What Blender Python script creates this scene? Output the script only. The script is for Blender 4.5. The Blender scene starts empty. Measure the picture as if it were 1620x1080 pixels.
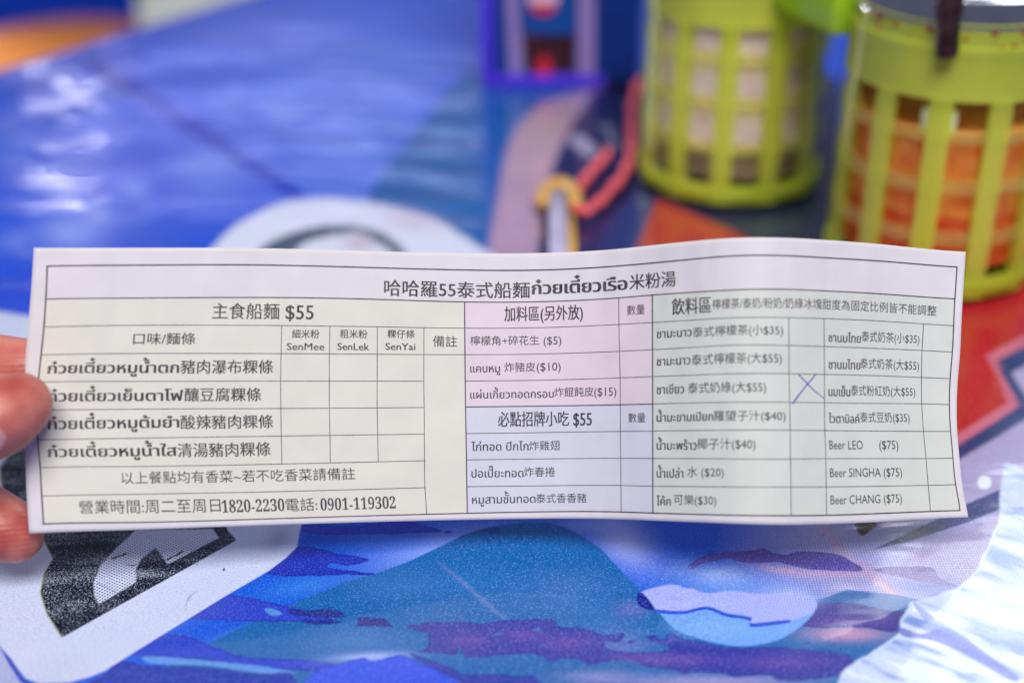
import bpy, bmesh, math, random
import numpy as np
from mathutils import Vector, Matrix, geometry
random.seed(7); rng = np.random.default_rng(7)
PI = math.pi
sc = bpy.context.scene
COL = sc.collection

# ------------------------------------------------------------------ camera
CAM_H, PITCH, LENS, SENSOR = 0.21, math.radians(28), 50.0, 36.0
FPX = LENS / SENSOR * 1620.0
cam_d = bpy.data.cameras.new('camera'); cam = bpy.data.objects.new('camera', cam_d); COL.objects.link(cam)
cam.location = (0, 0, CAM_H); cam.rotation_euler = (PI / 2 - PITCH, 0, 0)
cam_d.lens = LENS; cam_d.sensor_width = SENSOR; cam_d.clip_start = 0.02; cam_d.clip_end = 60
cam_d.dof.use_dof = True; cam_d.dof.focus_distance = 0.343; cam_d.dof.aperture_fstop = 5.2
sc.camera = cam

# ------------------------------------------------------------------ world and lamps
W = bpy.data.worlds.new('World'); sc.world = W; W.use_nodes = True
bg = W.node_tree.nodes['Background']; bg.inputs[0].default_value = (0.52, 0.55, 0.82, 1); bg.inputs[1].default_value = 0.20
sc.view_settings.view_transform = 'Standard'; sc.view_settings.look = 'None'
sc.view_settings.exposure = 0.0; sc.view_settings.gamma = 1.0

def lamp(name, loc, target, sx, sy, power, color):
    d = bpy.data.lights.new(name, 'AREA'); d.shape = 'RECTANGLE'; d.size = sx; d.size_y = sy
    d.energy = power; d.color = color
    o = bpy.data.objects.new(name, d); COL.objects.link(o); o.location = loc
    o.rotation_euler = (Vector(target) - Vector(loc)).to_track_quat('-Z', 'Y').to_euler()
    return o
lamp('stall_lamp_overhead', (0.12, -1.0, 2.10), (0, 0.35, 0), 1.7, 0.9, 72.0, (1.0, 0.955, 0.89))
lamp('stall_tube_lamp', (-0.28, 2.4, 0.64), (-0.1, 0.6, 0), 0.9, 0.06, 0.48, (0.48, 0.54, 1.0))
lamp('stall_lamp_side', (0.50, 1.1, 0.68), (0.12, 0.28, 0), 0.34, 0.22, 1.5, (0.90, 0.94, 1.0))
lamp('stool_fill_lamp', (-1.35, 2.2, 0.6), (-0.5, 1.9, -.3), 0.3, 0.3, 15.0, (1.0, 0.97, 0.95))  # unseen fill lamp, added to brighten the stool and crates
lamp('stall_lamp_far', (-0.86, 2.6, 0.72), (-.1, 0.6, 0), 0.10, 0.05, 0.30, (0.95, 0.92, 1.0))

# ------------------------------------------------------------------ general helpers
R_ = np.array([1, 0, 0.]); F_ = np.array([0, math.cos(PITCH), -math.sin(PITCH)]); U_ = np.array([0, math.sin(PITCH), math.cos(PITCH)])
C_ = np.array([0, 0, CAM_H])
def ray(x, y):
    x = np.asarray(x, float); y = np.asarray(y, float)
    return F_ + ((x - 810) / FPX)[..., None] * R_ + ((540 - y) / FPX)[..., None] * U_
def at(x, y, d):                      # point of the place seen at photo position (x, y) and d metres deep
    return C_ + ray(x, y) * np.asarray(d, float)[..., None]
def ground(x, y, z=0.0):
    r = ray(x, y); return C_ + r * ((z - CAM_H) / r[..., 2])[..., None]
def topx(P):
    q = P - C_; d = q @ F_
    d = np.where(d < 0.02, 0.02, d)
    return 810 + FPX * (q @ R_) / d, 540 - FPX * (q @ U_) / d

def tag(o, label=None, cat=None, group=None, kind=None):
    if label: o['label'] = label
    if cat: o['category'] = cat
    if group: o['group'] = group
    if kind: o['kind'] = kind
    return o
def empty(name, loc=(0, 0, 0), rz=0):
    o = bpy.data.objects.new(name, None); COL.objects.link(o); o.location = loc; o.rotation_euler = (0, 0, rz)
    o.empty_display_size = 0.01; return o
def mesh_obj(name, verts, faces, mat, parent=None, smooth=False):
    me = bpy.data.meshes.new(name)
    me.from_pydata([tuple(v) for v in verts], [], [tuple(f) for f in faces]); me.update()
    if mat: me.materials.append(mat)
    if smooth: me.shade_smooth()
    o = bpy.data.objects.new(name, me); COL.objects.link(o)
    if parent: o.parent = parent
    return o
def grid_obj(name, P, mat, parent=None, smooth=True):      # P: (n, m, 3)
    n, m = P.shape[:2]
    me = bpy.data.meshes.new(name)
    idx = np.arange(n * m).reshape(n, m)
    q = np.stack([idx[:-1, :-1], idx[:-1, 1:], idx[1:, 1:], idx[1:, :-1]], -1).reshape(-1, 4)
    me.vertices.add(n * m); me.vertices.foreach_set('co', P.reshape(-1).astype(np.float32))
    me.loops.add(q.size); me.loops.foreach_set('vertex_index', q.reshape(-1).astype(np.int32))
    me.polygons.add(len(q)); me.polygons.foreach_set('loop_start', np.arange(0, q.size, 4, dtype=np.int32))
    me.update(calc_edges=True)
    if smooth: me.shade_smooth()
    me.materials.append(mat)
    o = bpy.data.objects.new(name, me); COL.objects.link(o)
    if parent: o.parent = parent
    return o
def bm_obj(name, bm, mat, parent=None, smooth=False):
    me = bpy.data.meshes.new(name); bmesh.ops.recalc_face_normals(bm, faces=bm.faces[:]); bm.to_mesh(me); bm.free()
    me.materials.append(mat)
    if smooth: me.shade_smooth()
    o = bpy.data.objects.new(name, me); COL.objects.link(o)
    if parent: o.parent = parent
    return o
def lathe(name, prof, mat, parent=None, seg=96, closed=False, a0=0, a1=2 * PI):
    v, f = [], []; n = len(prof); full = abs(a1 - a0 - 2 * PI) < 1e-6
    ns = seg if full else seg + 1
    for i in range(ns):
        a = a0 + (a1 - a0) * i / seg
        for r, z in prof: v.append((r * math.cos(a), r * math.sin(a), z))
    for i in range(seg):
        j = (i + 1) % ns
        for k in range(n if closed else n - 1):
            l = (k + 1) % n
            f.append((i * n + k, j * n + k, j * n + l, i * n + l))
    o = mesh_obj(name, v, f, mat, parent, True); o.data.set_sharp_from_angle(angle=math.radians(38))
    return o
def catmull(pts, n=10):
    pts = [np.array(p, float) for p in pts]; P = [2 * pts[0] - pts[1]] + pts + [2 * pts[-1] - pts[-2]]
    out = []
    for i in range(1, len(P) - 2):
        for k in range(n):
            t = k / n
            out.append(0.5 * (2 * P[i] + (P[i + 1] - P[i - 1]) * t + (2 * P[i - 1] - 5 * P[i] + 4 * P[i + 1] - P[i + 2]) * t * t + (3 * P[i] - P[i - 1] - 3 * P[i + 1] + P[i + 2]) * t ** 3))
    out.append(pts[-1]); return np.array(out)
def tube(name, pts, r, mat, parent=None, sides=10, twist=False, closed=False):
    pts = np.array(pts, float); n = len(pts); v, f = [], []
    rr = r if hasattr(r, '__len__') else [r] * n
    up = np.array([0.03, 0.1, 1.0])
    for i in range(n):
        t = pts[min(i + 1, n - 1)] - pts[max(i - 1, 0)]; t /= np.linalg.norm(t) + 1e-12
        a = np.cross(t, up); a /= np.linalg.norm(a) + 1e-12; b = np.cross(t, a)
        for k in range(sides):
            th = 2 * PI * k / sides
            w = 1 + (0.30 * math.sin(2 * th + i * 0.9) if twist else 0)
            v.append(pts[i] + rr[i] * w * (a * math.cos(th) + b * math.sin(th)))
    for i in range(n - 1):
        for k in range(sides):
            l = (k + 1) % sides; f.append((i * sides + k, i * sides + l, (i + 1) * sides + l, (i + 1) * sides + k))
    f.append(tuple(range(sides - 1, -1, -1))); f.append(tuple((n - 1) * sides + k for k in range(sides)))
    return mesh_obj(name, v, f, mat, parent, True)
def box(name, lo, hi, mat, parent=None, bev=0.0, seg=3):
    bm = bmesh.new(); bmesh.ops.create_cube(bm, size=1)
    for v in bm.verts:
        v.co = Vector([(lo[i] + hi[i]) / 2 + v.co[i] * (hi[i] - lo[i]) for i in range(3)])
    if bev: bmesh.ops.bevel(bm, geom=bm.edges[:] , offset=bev, segments=seg, profile=0.5, affect='EDGES')
    return bm_obj(name, bm, mat, parent, bev > 0)
def s2l(c):
    return tuple((x / 12.92 if x <= 0.04045 else ((x + 0.055) / 1.055) ** 2.4) for x in [k / 255 for k in c])

# ------------------------------------------------------------------ materials
def mat(name, color=(0.5, 0.5, 0.5), rough=0.5, metal=0.0, trans=0.0, ior=1.45, noise=0.0, nscale=200, bump=0.0, bscale=300, sss=0.0, coat=0.0, c2=None, spec=0.5):
    m = bpy.data.materials.new(name); m.use_nodes = True; nt = m.node_tree; p = nt.nodes['Principled BSDF']
    p.inputs['Base Color'].default_value = (*color, 1); p.inputs['Roughness'].default_value = rough
    p.inputs['Metallic'].default_value = metal; p.inputs['Transmission Weight'].default_value = trans
    p.inputs['IOR'].default_value = ior; p.inputs['Coat Weight'].default_value = coat; p.inputs['Specular IOR Level'].default_value = spec
    if sss:
        p.inputs['Subsurface Weight'].default_value = sss; p.inputs['Subsurface Radius'].default_value = (1, 0.35, 0.2); p.inputs['Subsurface Scale'].default_value = 0.004
    tc = nt.nodes.new('ShaderNodeTexCoord')
    if noise or c2:
        n = nt.nodes.new('ShaderNodeTexNoise'); n.inputs['Scale'].default_value = nscale; n.inputs['Detail'].default_value = 4
        nt.links.new(tc.outputs['Object'], n.inputs['Vector'])
        mx = nt.nodes.new('ShaderNodeMix'); mx.data_type = 'RGBA'
        mx.inputs[6].default_value = (*color, 1)
        mx.inputs[7].default_value = (*(c2 if c2 else [k * (1 - noise) for k in color]), 1)
        cr = nt.nodes.new('ShaderNodeMapRange'); cr.inputs[1].default_value = 0.38; cr.inputs[2].default_value = 0.62
        nt.links.new(n.outputs[0], cr.inputs[0]); nt.links.new(cr.outputs[0], mx.inputs[0]); nt.links.new(mx.outputs[2], p.inputs['Base Color'])
    if bump:
        n2 = nt.nodes.new('ShaderNodeTexNoise'); n2.inputs['Scale'].default_value = bscale; n2.inputs['Detail'].default_value = 3
        nt.links.new(tc.outputs['Object'], n2.inputs['Vector'])
        b = nt.nodes.new('ShaderNodeBump'); b.inputs['Strength'].default_value = 0.6; b.inputs['Distance'].default_value = bump
        nt.links.new(n2.outputs[0], b.inputs['Height']); nt.links.new(b.outputs[0], p.inputs['Normal'])
    return m

# ------------------------------------------------------------------ the printed vinyl cloth: artwork and some reflected light painted layer by layer
def vnoise(x, y, s, seed=0):
    x = x / s + 1000 + seed * 17.3; y = y / s + 1000 + seed * 5.7
    xi = np.floor(x).astype(np.int64); yi = np.floor(y).astype(np.int64); fx = x - xi; fy = y - yi
    fx = fx * fx * (3 - 2 * fx); fy = fy * fy * (3 - 2 * fy)
    def h(a, b):
        k = (a * 374761393 + b * 668265263 + seed * 1442695) & 0x7fffffff
        k = (k ^ (k >> 13)) * 1274126177 & 0x7fffffff
        return ((k ^ (k >> 16)) & 0xffff) / 65535.0
    return (h(xi, yi) * (1 - fx) + h(xi + 1, yi) * fx) * (1 - fy) + (h(xi, yi + 1) * (1 - fx) + h(xi + 1, yi + 1) * fx) * fy
def fbm(x, y, s, seed=0, o=3):
    t = 0; a = 0.5; n = 0
    for i in range(o): t = t + a * vnoise(x, y, s / 2 ** i, seed + i); n += a; a *= 0.5
    return t / n
def sdf(poly, x, y):
    poly = np.array(poly, float); d = np.full(x.shape, 1e9); inside = np.zeros(x.shape, bool)
    for i in range(len(poly)):
        a = poly[i]; b = poly[(i + 1) % len(poly)]; e = b - a
        t = np.clip(((x - a[0]) * e[0] + (y - a[1]) * e[1]) / (e @ e + 1e-9), 0, 1)
        d = np.minimum(d, (x - a[0] - t * e[0]) ** 2 + (y - a[1] - t * e[1]) ** 2)
        c = (a[1] > y) != (b[1] > y)
        with np.errstate(divide='ignore', invalid='ignore'):
            inside ^= c & (x < (b[0] - a[0]) * (y - a[1]) / (b[1] - a[1] + 1e-12) + a[0])
    d = np.sqrt(d); return np.where(inside, -d, d)
def smoothpoly(pts, n=5):
    p = [np.array(q, float) for q in pts]; N = len(p); out = []
    for i in range(N):
        a, b, c, d = p[i - 1], p[i], p[(i + 1) % N], p[(i + 2) % N]
        for k in range(n):
            t = k / n
            out.append(0.5 * (2 * b + (c - a) * t + (2 * a - 5 * b + 4 * c - d) * t * t + (3 * b - a - 3 * c + d) * t ** 3))
    return out
class Art:
    def __init__(s, x, y):
        s.x, s.y = x, y; s.c = np.zeros(x.shape + (3,)); s.m = np.zeros(x.shape + (3,))
    def mix(s, a, col, idx=None):
        col = np.array(s2l(col)) if isinstance(col, tuple) else col
        if idx is None: s.c = s.c * (1 - a[..., None]) + col * a[..., None]
        else: s.c[idx] = s.c[idx] * (1 - a[..., None]) + col * a[..., None]
    def poly(s, pts, col, soft=0.7, smooth=True, rough=0.0, rs=14, outline=None, alpha=1.0, mask=None, maskval=0.0, seed=3, ow=1.6):
        pts = np.array(smoothpoly(pts) if smooth else pts)
        pad = soft * 3 + rough * 2 + 4
        b = (s.x > pts[:, 0].min() - pad) & (s.x < pts[:, 0].max() + pad) & (s.y > pts[:, 1].min() - pad) & (s.y < pts[:, 1].max() + pad)
        if not b.any(): return
        x, y = s.x[b], s.y[b]
        if rough:
            x = x + rough * 2 * (fbm(x, y * 1.6, rs, seed) - 0.5); y = y + rough * 1.4 * (fbm(x + 77, y * 1.6, rs, seed + 5) - 0.5)
        d = sdf(pts, x, y)
        a = np.clip(0.5 - d / (2 * soft), 0, 1); a = a * a * (3 - 2 * a) * alpha
        s.mix(a, col, b)
        if outline:
            o = np.clip(1 - np.abs(d + ow * 0.6) / ow, 0, 1) * 0.75; s.mix(o, outline, b)
        if mask is not None:
            for k, mv in enumerate(mask):
                if mv is not None: s.m[b, k] = s.m[b, k] * (1 - a) + mv * a
    def blob(s, cx, cy, rx, ry, col, alpha=1.0, rot=0.0, grain=0.0, p=1.0):
        c, n = math.cos(math.radians(rot)), math.sin(math.radians(rot))
        dx, dy = s.x - cx, s.y - cy
        u = (dx * c + dy * n) / rx; v = (-dx * n + dy * c) / ry
        a = np.exp(-(u * u + v * v) ** p) * alpha
        s.mix(np.clip(a, 0, 1), col)

def paint(x, y):
    A = Art(x, y)
    A.mix(np.ones_like(x), (10, 84, 222))
    n1 = fbm(x, y * 2.2, 150, 1)
    A.mix(np.clip(n1 * 1.6 - 0.5, 0, 1) * 0.5, (40, 60, 215))
    # --- upper, far part of the print, with lavender sheen painted in
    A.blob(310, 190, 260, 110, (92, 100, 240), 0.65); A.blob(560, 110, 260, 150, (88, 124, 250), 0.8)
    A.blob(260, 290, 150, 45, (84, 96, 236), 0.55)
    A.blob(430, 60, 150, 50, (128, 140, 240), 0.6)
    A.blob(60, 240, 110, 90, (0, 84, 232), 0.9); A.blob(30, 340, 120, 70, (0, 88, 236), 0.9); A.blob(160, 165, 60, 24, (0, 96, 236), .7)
    for i in range(15):                                   # pale bars painting a long light reflection across the far print
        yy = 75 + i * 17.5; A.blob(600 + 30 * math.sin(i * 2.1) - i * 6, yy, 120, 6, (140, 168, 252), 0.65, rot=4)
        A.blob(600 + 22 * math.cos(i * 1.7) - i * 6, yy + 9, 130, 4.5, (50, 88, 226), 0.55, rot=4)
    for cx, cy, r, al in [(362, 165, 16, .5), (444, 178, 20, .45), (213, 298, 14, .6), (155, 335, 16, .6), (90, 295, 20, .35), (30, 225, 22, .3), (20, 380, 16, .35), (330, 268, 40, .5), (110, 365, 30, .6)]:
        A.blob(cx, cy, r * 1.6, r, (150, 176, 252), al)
    A.poly([(128, 92), (150, 92), (215, 130), (280, 172), (345, 215), (400, 252), (445, 280), (478, 302), (462, 308), (420, 285), (350, 242), (280, 195), (205, 155), (160, 125)], (4, 50, 190), soft=3, alpha=1.0)
    teal = [(768, 100), (735, 120), (690, 165), (650, 215), (610, 265), (580, 310), (590, 330), (640, 338), (690, 350), (740, 378), (770, 402), (860, 402), (900, 300), (950, 150), (900, 120)]
    A.poly(teal, (22, 98, 176), soft=6, smooth=False)
    for i in range(9): A.blob(700 + 18 * math.sin(i * 2.3), 205 + i * 20, 90, 6.5, (52, 84, 150) if i % 2 else (22, 120, 190), 0.6, rot=3)
    A.poly([(1000, 118), (930, 140), (868, 160), (822, 196), (798, 250), (786, 320), (778, 402), (860, 402), (866, 320), (880, 250), (920, 190), (1000, 140)], (190, 158, 176), soft=6)
    A.blob(820, 350, 30, 50, (196, 160, 196), .6); A.blob(858, 215, 40, 30, (200, 168, 168), .6, rot=-40)
    A.poly([(940, 142), (905, 196), (878, 255), (862, 300), (855, 350), (850, 420), (1100, 430), (1340, 430), (1330, 120), (1000, 120)], (14, 24, 74), soft=4, smooth=False)
    A.poly([(962, 350), (1010, 300), (1040, 318), (1015, 402), (940, 402)], (48, 62, 128), soft=6, smooth=False); A.blob(950, 360, 30, 40, (70, 50, 110), .6)
    A.poly([(903, 214), (915, 211), (943, 230), (940, 244), (928, 244), (902, 224)], (176, 170, 196), soft=3)
    A.poly([(944, 196), (965, 196), (978, 222), (972, 236), (962, 232), (958, 212)], (120, 124, 150), soft=3)
    A.blob(1240, 362, 60, 26, (62, 76, 90), .8); A.blob(1290, 300, 50, 60, (30, 30, 52), .6)
    A.poly([(1040, 312), (1165, 368), (1240, 408), (1000, 412)], (196, 62, 50), soft=2.5, smooth=False)
    # white outlined lettering arc
    A.poly([(300, 430), (338, 388), (372, 356), (425, 326), (480, 313), (540, 312), (610, 321), (680, 341), (722, 364), (790, 412), (800, 470), (300, 470)], (226, 232, 248), soft=1.5)
    A.blob(650, 345, 46, 16, (208, 184, 204), .7, rot=12); A.blob(570, 380, 30, 14, (196, 170, 192), .7)  # pinkish glare tint painted on the white
    A.poly([(405, 402), (432, 378), (480, 361), (535, 353), (585, 360), (618, 374), (645, 400), (628, 402), (604, 384), (568, 366), (520, 371), (480, 382), (458, 402)], (78, 92, 112), soft=1.5)
    # --- right of the slip: red field, pink and navy chevron
    A.poly([(1290, 395), (1340, 400), (2100, 300), (2100, 900), (1300, 900)], (196, 22, 44), soft=3, smooth=False)
    A.poly([(2100, 400), (1620, 528), (1560, 560), (1597, 632), (1430, 735), (1300, 820), (1300, 1100), (2100, 1100)], (214, 112, 138), soft=2.2, smooth=False)
    A.poly([(2100, 418), (1620, 548), (1577, 568), (1612, 640), (1430, 755), (1300, 835), (1300, 1100), (2100, 1100)], (20, 52, 118), soft=2.2, smooth=False)
    A.poly([(2100, 470), (1620, 577), (1602, 586), (1636, 652), (1450, 765), (1300, 850), (1300, 1100), (2100, 1100)], (176, 166, 208), soft=2.2, smooth=False)
    # --- lower part below the slip
    low = np.clip((y - 700) / 30, 0, 1) * np.clip((1330 - x) / 120, 0, 1)
    A.mix(low, (8, 92, 226))
    A.blob(700, 868, 110, 34, (150, 176, 250), .9, rot=-14); A.blob(610, 850, 90, 20, (70, 130, 240), .6)
    A.blob(480, 925, 70, 16, (60, 140, 235), .7, rot=-10); A.blob(420, 995, 80, 12, (130, 180, 246), .8, rot=-16)
    A.blob(985, 850, 60, 34, (176, 190, 250), .9, rot=40); A.blob(925, 828, 50, 14, (140, 170, 250), .7)
    A.blob(1080, 895, 46, 18, (110, 140, 215), .7)
    rt = np.clip((x - 1130) / 160, 0, 1) * np.clip((y - 790) / 20, 0, 1) * np.clip((1000 - y) / 90, 0, 1)
    A.mix(rt * .95, (172, 172, 222)); A.m[..., 1] = rt
    A.poly([(1381, 866), (1440, 838), (1532, 793), (1650, 742), (1650, 775), (1532, 823), (1440, 852)], (34, 48, 128), soft=1.5, smooth=False)
    A.poly([(1354, 822), (1388, 824), (1364, 844)], (60, 34, 62), soft=1, mask=(0., 0., 0.))
    A.poly([(1440, 868), (1540, 830), (1600, 800), (1580, 900), (1520, 930), (1420, 900)], (168, 152, 192), soft=8, alpha=.7, smooth=False)
    A.blob(1470, 925, 60, 14, (70, 110, 200), .7)
    A.poly([(1280, 806), (1296, 812), (1330, 855), (1372, 890), (1440, 945), (1460, 962), (1440, 965), (1368, 905), (1320, 868)], (206, 160, 190), soft=5, alpha=.35); A.blob(1405, 930, 34, 5, (226, 180, 196), .8, rot=38)
    # teal hill (cloth free of glare, reflection edge painted in), drawn down to the front edge and to the right
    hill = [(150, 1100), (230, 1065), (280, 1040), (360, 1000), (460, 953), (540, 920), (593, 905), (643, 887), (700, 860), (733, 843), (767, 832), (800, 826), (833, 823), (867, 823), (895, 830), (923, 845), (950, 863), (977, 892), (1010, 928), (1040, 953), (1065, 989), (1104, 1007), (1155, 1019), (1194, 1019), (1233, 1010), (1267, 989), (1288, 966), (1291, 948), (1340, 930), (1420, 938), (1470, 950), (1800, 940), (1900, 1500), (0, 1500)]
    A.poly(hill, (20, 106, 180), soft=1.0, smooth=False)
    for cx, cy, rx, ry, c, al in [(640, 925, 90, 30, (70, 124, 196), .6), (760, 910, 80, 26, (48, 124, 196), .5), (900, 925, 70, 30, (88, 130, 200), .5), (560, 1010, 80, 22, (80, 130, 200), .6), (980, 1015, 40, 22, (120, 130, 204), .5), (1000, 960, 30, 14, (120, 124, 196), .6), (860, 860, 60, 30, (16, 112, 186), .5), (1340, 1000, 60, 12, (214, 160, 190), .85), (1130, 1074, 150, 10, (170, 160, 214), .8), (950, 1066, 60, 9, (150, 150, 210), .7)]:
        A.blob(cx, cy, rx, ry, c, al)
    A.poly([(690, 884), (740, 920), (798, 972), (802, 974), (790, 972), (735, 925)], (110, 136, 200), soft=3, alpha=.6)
    # ink stains
    P, PO = (46, 60, 176), (24, 40, 150)
    A.poly([(460, 828), (560, 830), (640, 822), (684, 833), (699, 838), (640, 841), (560, 843), (500, 842)], (54, 72, 206), outline=PO, rough=1.5)
    A.poly([(703, 838), (710, 836), (716, 839), (709, 841)], (40, 70, 196)); A.poly([(754, 836), (790, 830), (784, 840), (766, 839)], (10, 84, 158))
    A.poly([(420, 903), (470, 863), (540, 874), (583, 883), (550, 892), (523, 888), (520, 896), (567, 901), (595, 907), (540, 906), (503, 908)], (38, 58, 186), outline=PO, rough=2)
    A.poly([(363, 938), (400, 944), (457, 957), (490, 964), (532, 978), (530, 984), (480, 980), (427, 981), (300, 977)], (50, 72, 206), outline=PO, rough=1.5, smooth=False)
    A.poly([(500, 962), (520, 960), (548, 969), (530, 973), (470, 971), (455, 962)], (42, 54, 140), outline=PO, rough=1.5); A.poly([(480, 977), (533, 978), (533, 983), (490, 984)], (30, 48, 146))
    A.poly([(418, 961), (432, 960), (446, 968), (430, 971)], (90, 150, 226), soft=1)
    A.poly([(568, 973), (607, 975), (623, 988), (563, 987)], (52, 58, 140), outline=PO, rough=1.5, smooth=False)
    A.poly([(213, 1032), (240, 1010), (267, 1002), (300, 1005), (333, 1018), (383, 1035), (433, 1038), (500, 1042), (545, 1053), (500, 1058), (423, 1055), (367, 1047), (300, 1038)], (38, 68, 206), outline=PO, rough=2)
    A.poly([(230, 1035), (300, 1040), (400, 1049), (455, 1058), (463, 1064), (400, 1060), (333, 1050), (240, 1046)], (100, 156, 232), soft=1.5, rough=1.5)
    A.poly([(150, 1090), (170, 1060), (190, 1042), (233, 1050), (333, 1053), (400, 1063), (450, 1061), (466, 1068), (440, 1090)], (20, 56, 176), outline=PO, rough=2)
    A.blob(585, 1036, 60, 7, (168, 190, 250), .9, rot=-3)  # white-blue highlight painted in above the violet stain
    A.poly([(470, 1090), (500, 1058), (533, 1048), (573, 1037), (590, 1043), (633, 1033), (667, 1047), (713, 1063), (745, 1085), (740, 1120), (480, 1120)], (54, 88, 232), outline=(40, 60, 200), rough=2)
    A.poly([(648, 1031), (713, 1052), (733, 1063), (790, 1062), (820, 1067), (840, 1064), (850, 1069), (862, 1080), (900, 1082), (930, 1095), (860, 1130), (745, 1130), (735, 1082), (700, 1062)], (48, 64, 170), outline=PO, rough=2.5)
    big = [(643, 988), (677, 982), (740, 980), (760, 983), (800, 977), (867, 976), (882, 982), (877, 987), (923, 990), (957, 1000), (983, 997), (987, 1003), (977, 1012), (957, 1010), (962, 1022), (993, 1027), (1034, 1027), (1058, 1021), (1021, 1005), (1036, 1000), (1047, 1008), (1062, 996), (1078, 1006), (1104, 1010), (1155, 1022), (1223, 1021), (1285, 1026), (1345, 1034), (1345, 1062), (1320, 1067), (1262, 1075), (1230, 1073), (1218, 1065), (1166, 1068), (1143, 1061), (1096, 1059), (1085, 1063), (1060, 1055), (1026, 1051), (1000, 1041), (967, 1042), (930, 1047), (913, 1037), (890, 1038), (870, 1043), (850, 1032), (800, 1032), (750, 1037), (733, 1033), (727, 1021), (721, 1033), (700, 1030), (662, 1028), (677, 1020), (677, 1000), (663, 996)]
    A.poly(big, (56, 62, 166), outline=PO, rough=2.5, rs=9)
    for cx, cy, rx, ry in [(740, 1010, 30, 10), (900, 1012, 40, 10), (1010, 1036, 40, 7), (1080, 1040, 60, 9), (1240, 1045, 70, 10), (830, 1000, 30, 8)]: A.blob(cx, cy, rx, ry, (118, 84, 178), .55)
    for cx, cy in [(787, 999), (850, 992), (998, 1011)]: A.poly([(cx - 7, cy + 2), (cx, cy - 3), (cx + 8, cy), (cx, cy + 3)], (60, 110, 180) if cx < 990 else (60, 62, 160), soft=.8)
    A.poly([(1040, 1010), (1075, 1008), (1030, 1018), (1000, 1012)], (96, 104, 190), soft=3, alpha=.5)
    A.poly([(1285, 955), (1346, 951), (1398, 961), (1436, 968), (1420, 996), (1363, 990), (1270, 988)], (58, 50, 152), outline=(28, 40, 130), rough=2)
    A.blob(1340, 980, 60, 8, (120, 76, 168), .5)
    up = [(1088, 891), (1111, 876), (1130, 871), (1189, 867), (1207, 863), (1223, 870), (1244, 874), (1267, 868), (1320, 872), (1345, 883), (1366, 899), (1330, 900), (1283, 897), (1260, 893), (1228, 885), (1197, 888), (1168, 884), (1150, 879), (1111, 888), (1096, 897)]
    A.poly(up, (84, 66, 172), outline=(60, 40, 150), rough=2)
    A.poly([(1381, 897), (1469, 893), (1486, 911), (1513, 926), (1451, 915)], (110, 84, 168), rough=2, alpha=.85)
    A.blob(1240, 899, 40, 7, (216, 176, 206), .8, rot=8); A.blob(1320, 905, 60, 5, (206, 168, 206), .8)
    # pale disc of reflected light, painted in, under it
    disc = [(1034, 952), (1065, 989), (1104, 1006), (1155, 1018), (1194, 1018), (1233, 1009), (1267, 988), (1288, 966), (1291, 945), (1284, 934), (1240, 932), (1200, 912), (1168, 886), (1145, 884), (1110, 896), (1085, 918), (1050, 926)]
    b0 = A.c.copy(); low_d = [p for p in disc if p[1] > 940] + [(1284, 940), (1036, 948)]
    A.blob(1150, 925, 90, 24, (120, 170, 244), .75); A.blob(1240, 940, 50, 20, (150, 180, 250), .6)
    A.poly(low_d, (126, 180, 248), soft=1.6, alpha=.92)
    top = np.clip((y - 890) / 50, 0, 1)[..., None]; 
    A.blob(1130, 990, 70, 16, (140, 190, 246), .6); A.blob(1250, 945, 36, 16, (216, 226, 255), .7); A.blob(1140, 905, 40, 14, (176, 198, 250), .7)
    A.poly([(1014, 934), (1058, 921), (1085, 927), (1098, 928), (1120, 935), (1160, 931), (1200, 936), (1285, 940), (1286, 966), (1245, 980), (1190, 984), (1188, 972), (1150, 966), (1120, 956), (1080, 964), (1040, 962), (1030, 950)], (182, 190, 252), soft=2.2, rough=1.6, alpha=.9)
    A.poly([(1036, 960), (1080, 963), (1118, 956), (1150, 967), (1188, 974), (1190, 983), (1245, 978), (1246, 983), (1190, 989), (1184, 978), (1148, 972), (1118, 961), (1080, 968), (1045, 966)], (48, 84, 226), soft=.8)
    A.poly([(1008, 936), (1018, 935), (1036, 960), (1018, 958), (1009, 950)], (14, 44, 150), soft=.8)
    # white splash at the right front corner, print and painted glare, with blue veins
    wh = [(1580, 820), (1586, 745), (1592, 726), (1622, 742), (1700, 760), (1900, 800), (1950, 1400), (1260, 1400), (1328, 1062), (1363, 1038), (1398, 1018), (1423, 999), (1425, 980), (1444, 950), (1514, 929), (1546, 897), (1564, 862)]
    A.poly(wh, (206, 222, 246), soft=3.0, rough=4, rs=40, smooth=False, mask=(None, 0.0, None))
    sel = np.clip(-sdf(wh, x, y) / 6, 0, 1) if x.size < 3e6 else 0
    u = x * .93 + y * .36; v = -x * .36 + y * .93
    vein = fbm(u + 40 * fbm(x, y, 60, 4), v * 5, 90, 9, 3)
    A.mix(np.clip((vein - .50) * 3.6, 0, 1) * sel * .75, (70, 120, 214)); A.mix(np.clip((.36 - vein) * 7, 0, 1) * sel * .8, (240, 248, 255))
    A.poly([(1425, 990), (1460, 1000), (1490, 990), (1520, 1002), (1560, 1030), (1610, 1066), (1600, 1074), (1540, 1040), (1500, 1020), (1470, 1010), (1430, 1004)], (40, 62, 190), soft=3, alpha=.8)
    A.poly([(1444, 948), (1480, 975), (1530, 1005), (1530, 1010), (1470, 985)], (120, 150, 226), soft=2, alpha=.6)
    A.poly([(1558 + 11 * math.cos(k), 760 + 11 * math.sin(k)) for k in np.linspace(0, 5.6, 9)], (232, 240, 252), soft=2)
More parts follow.
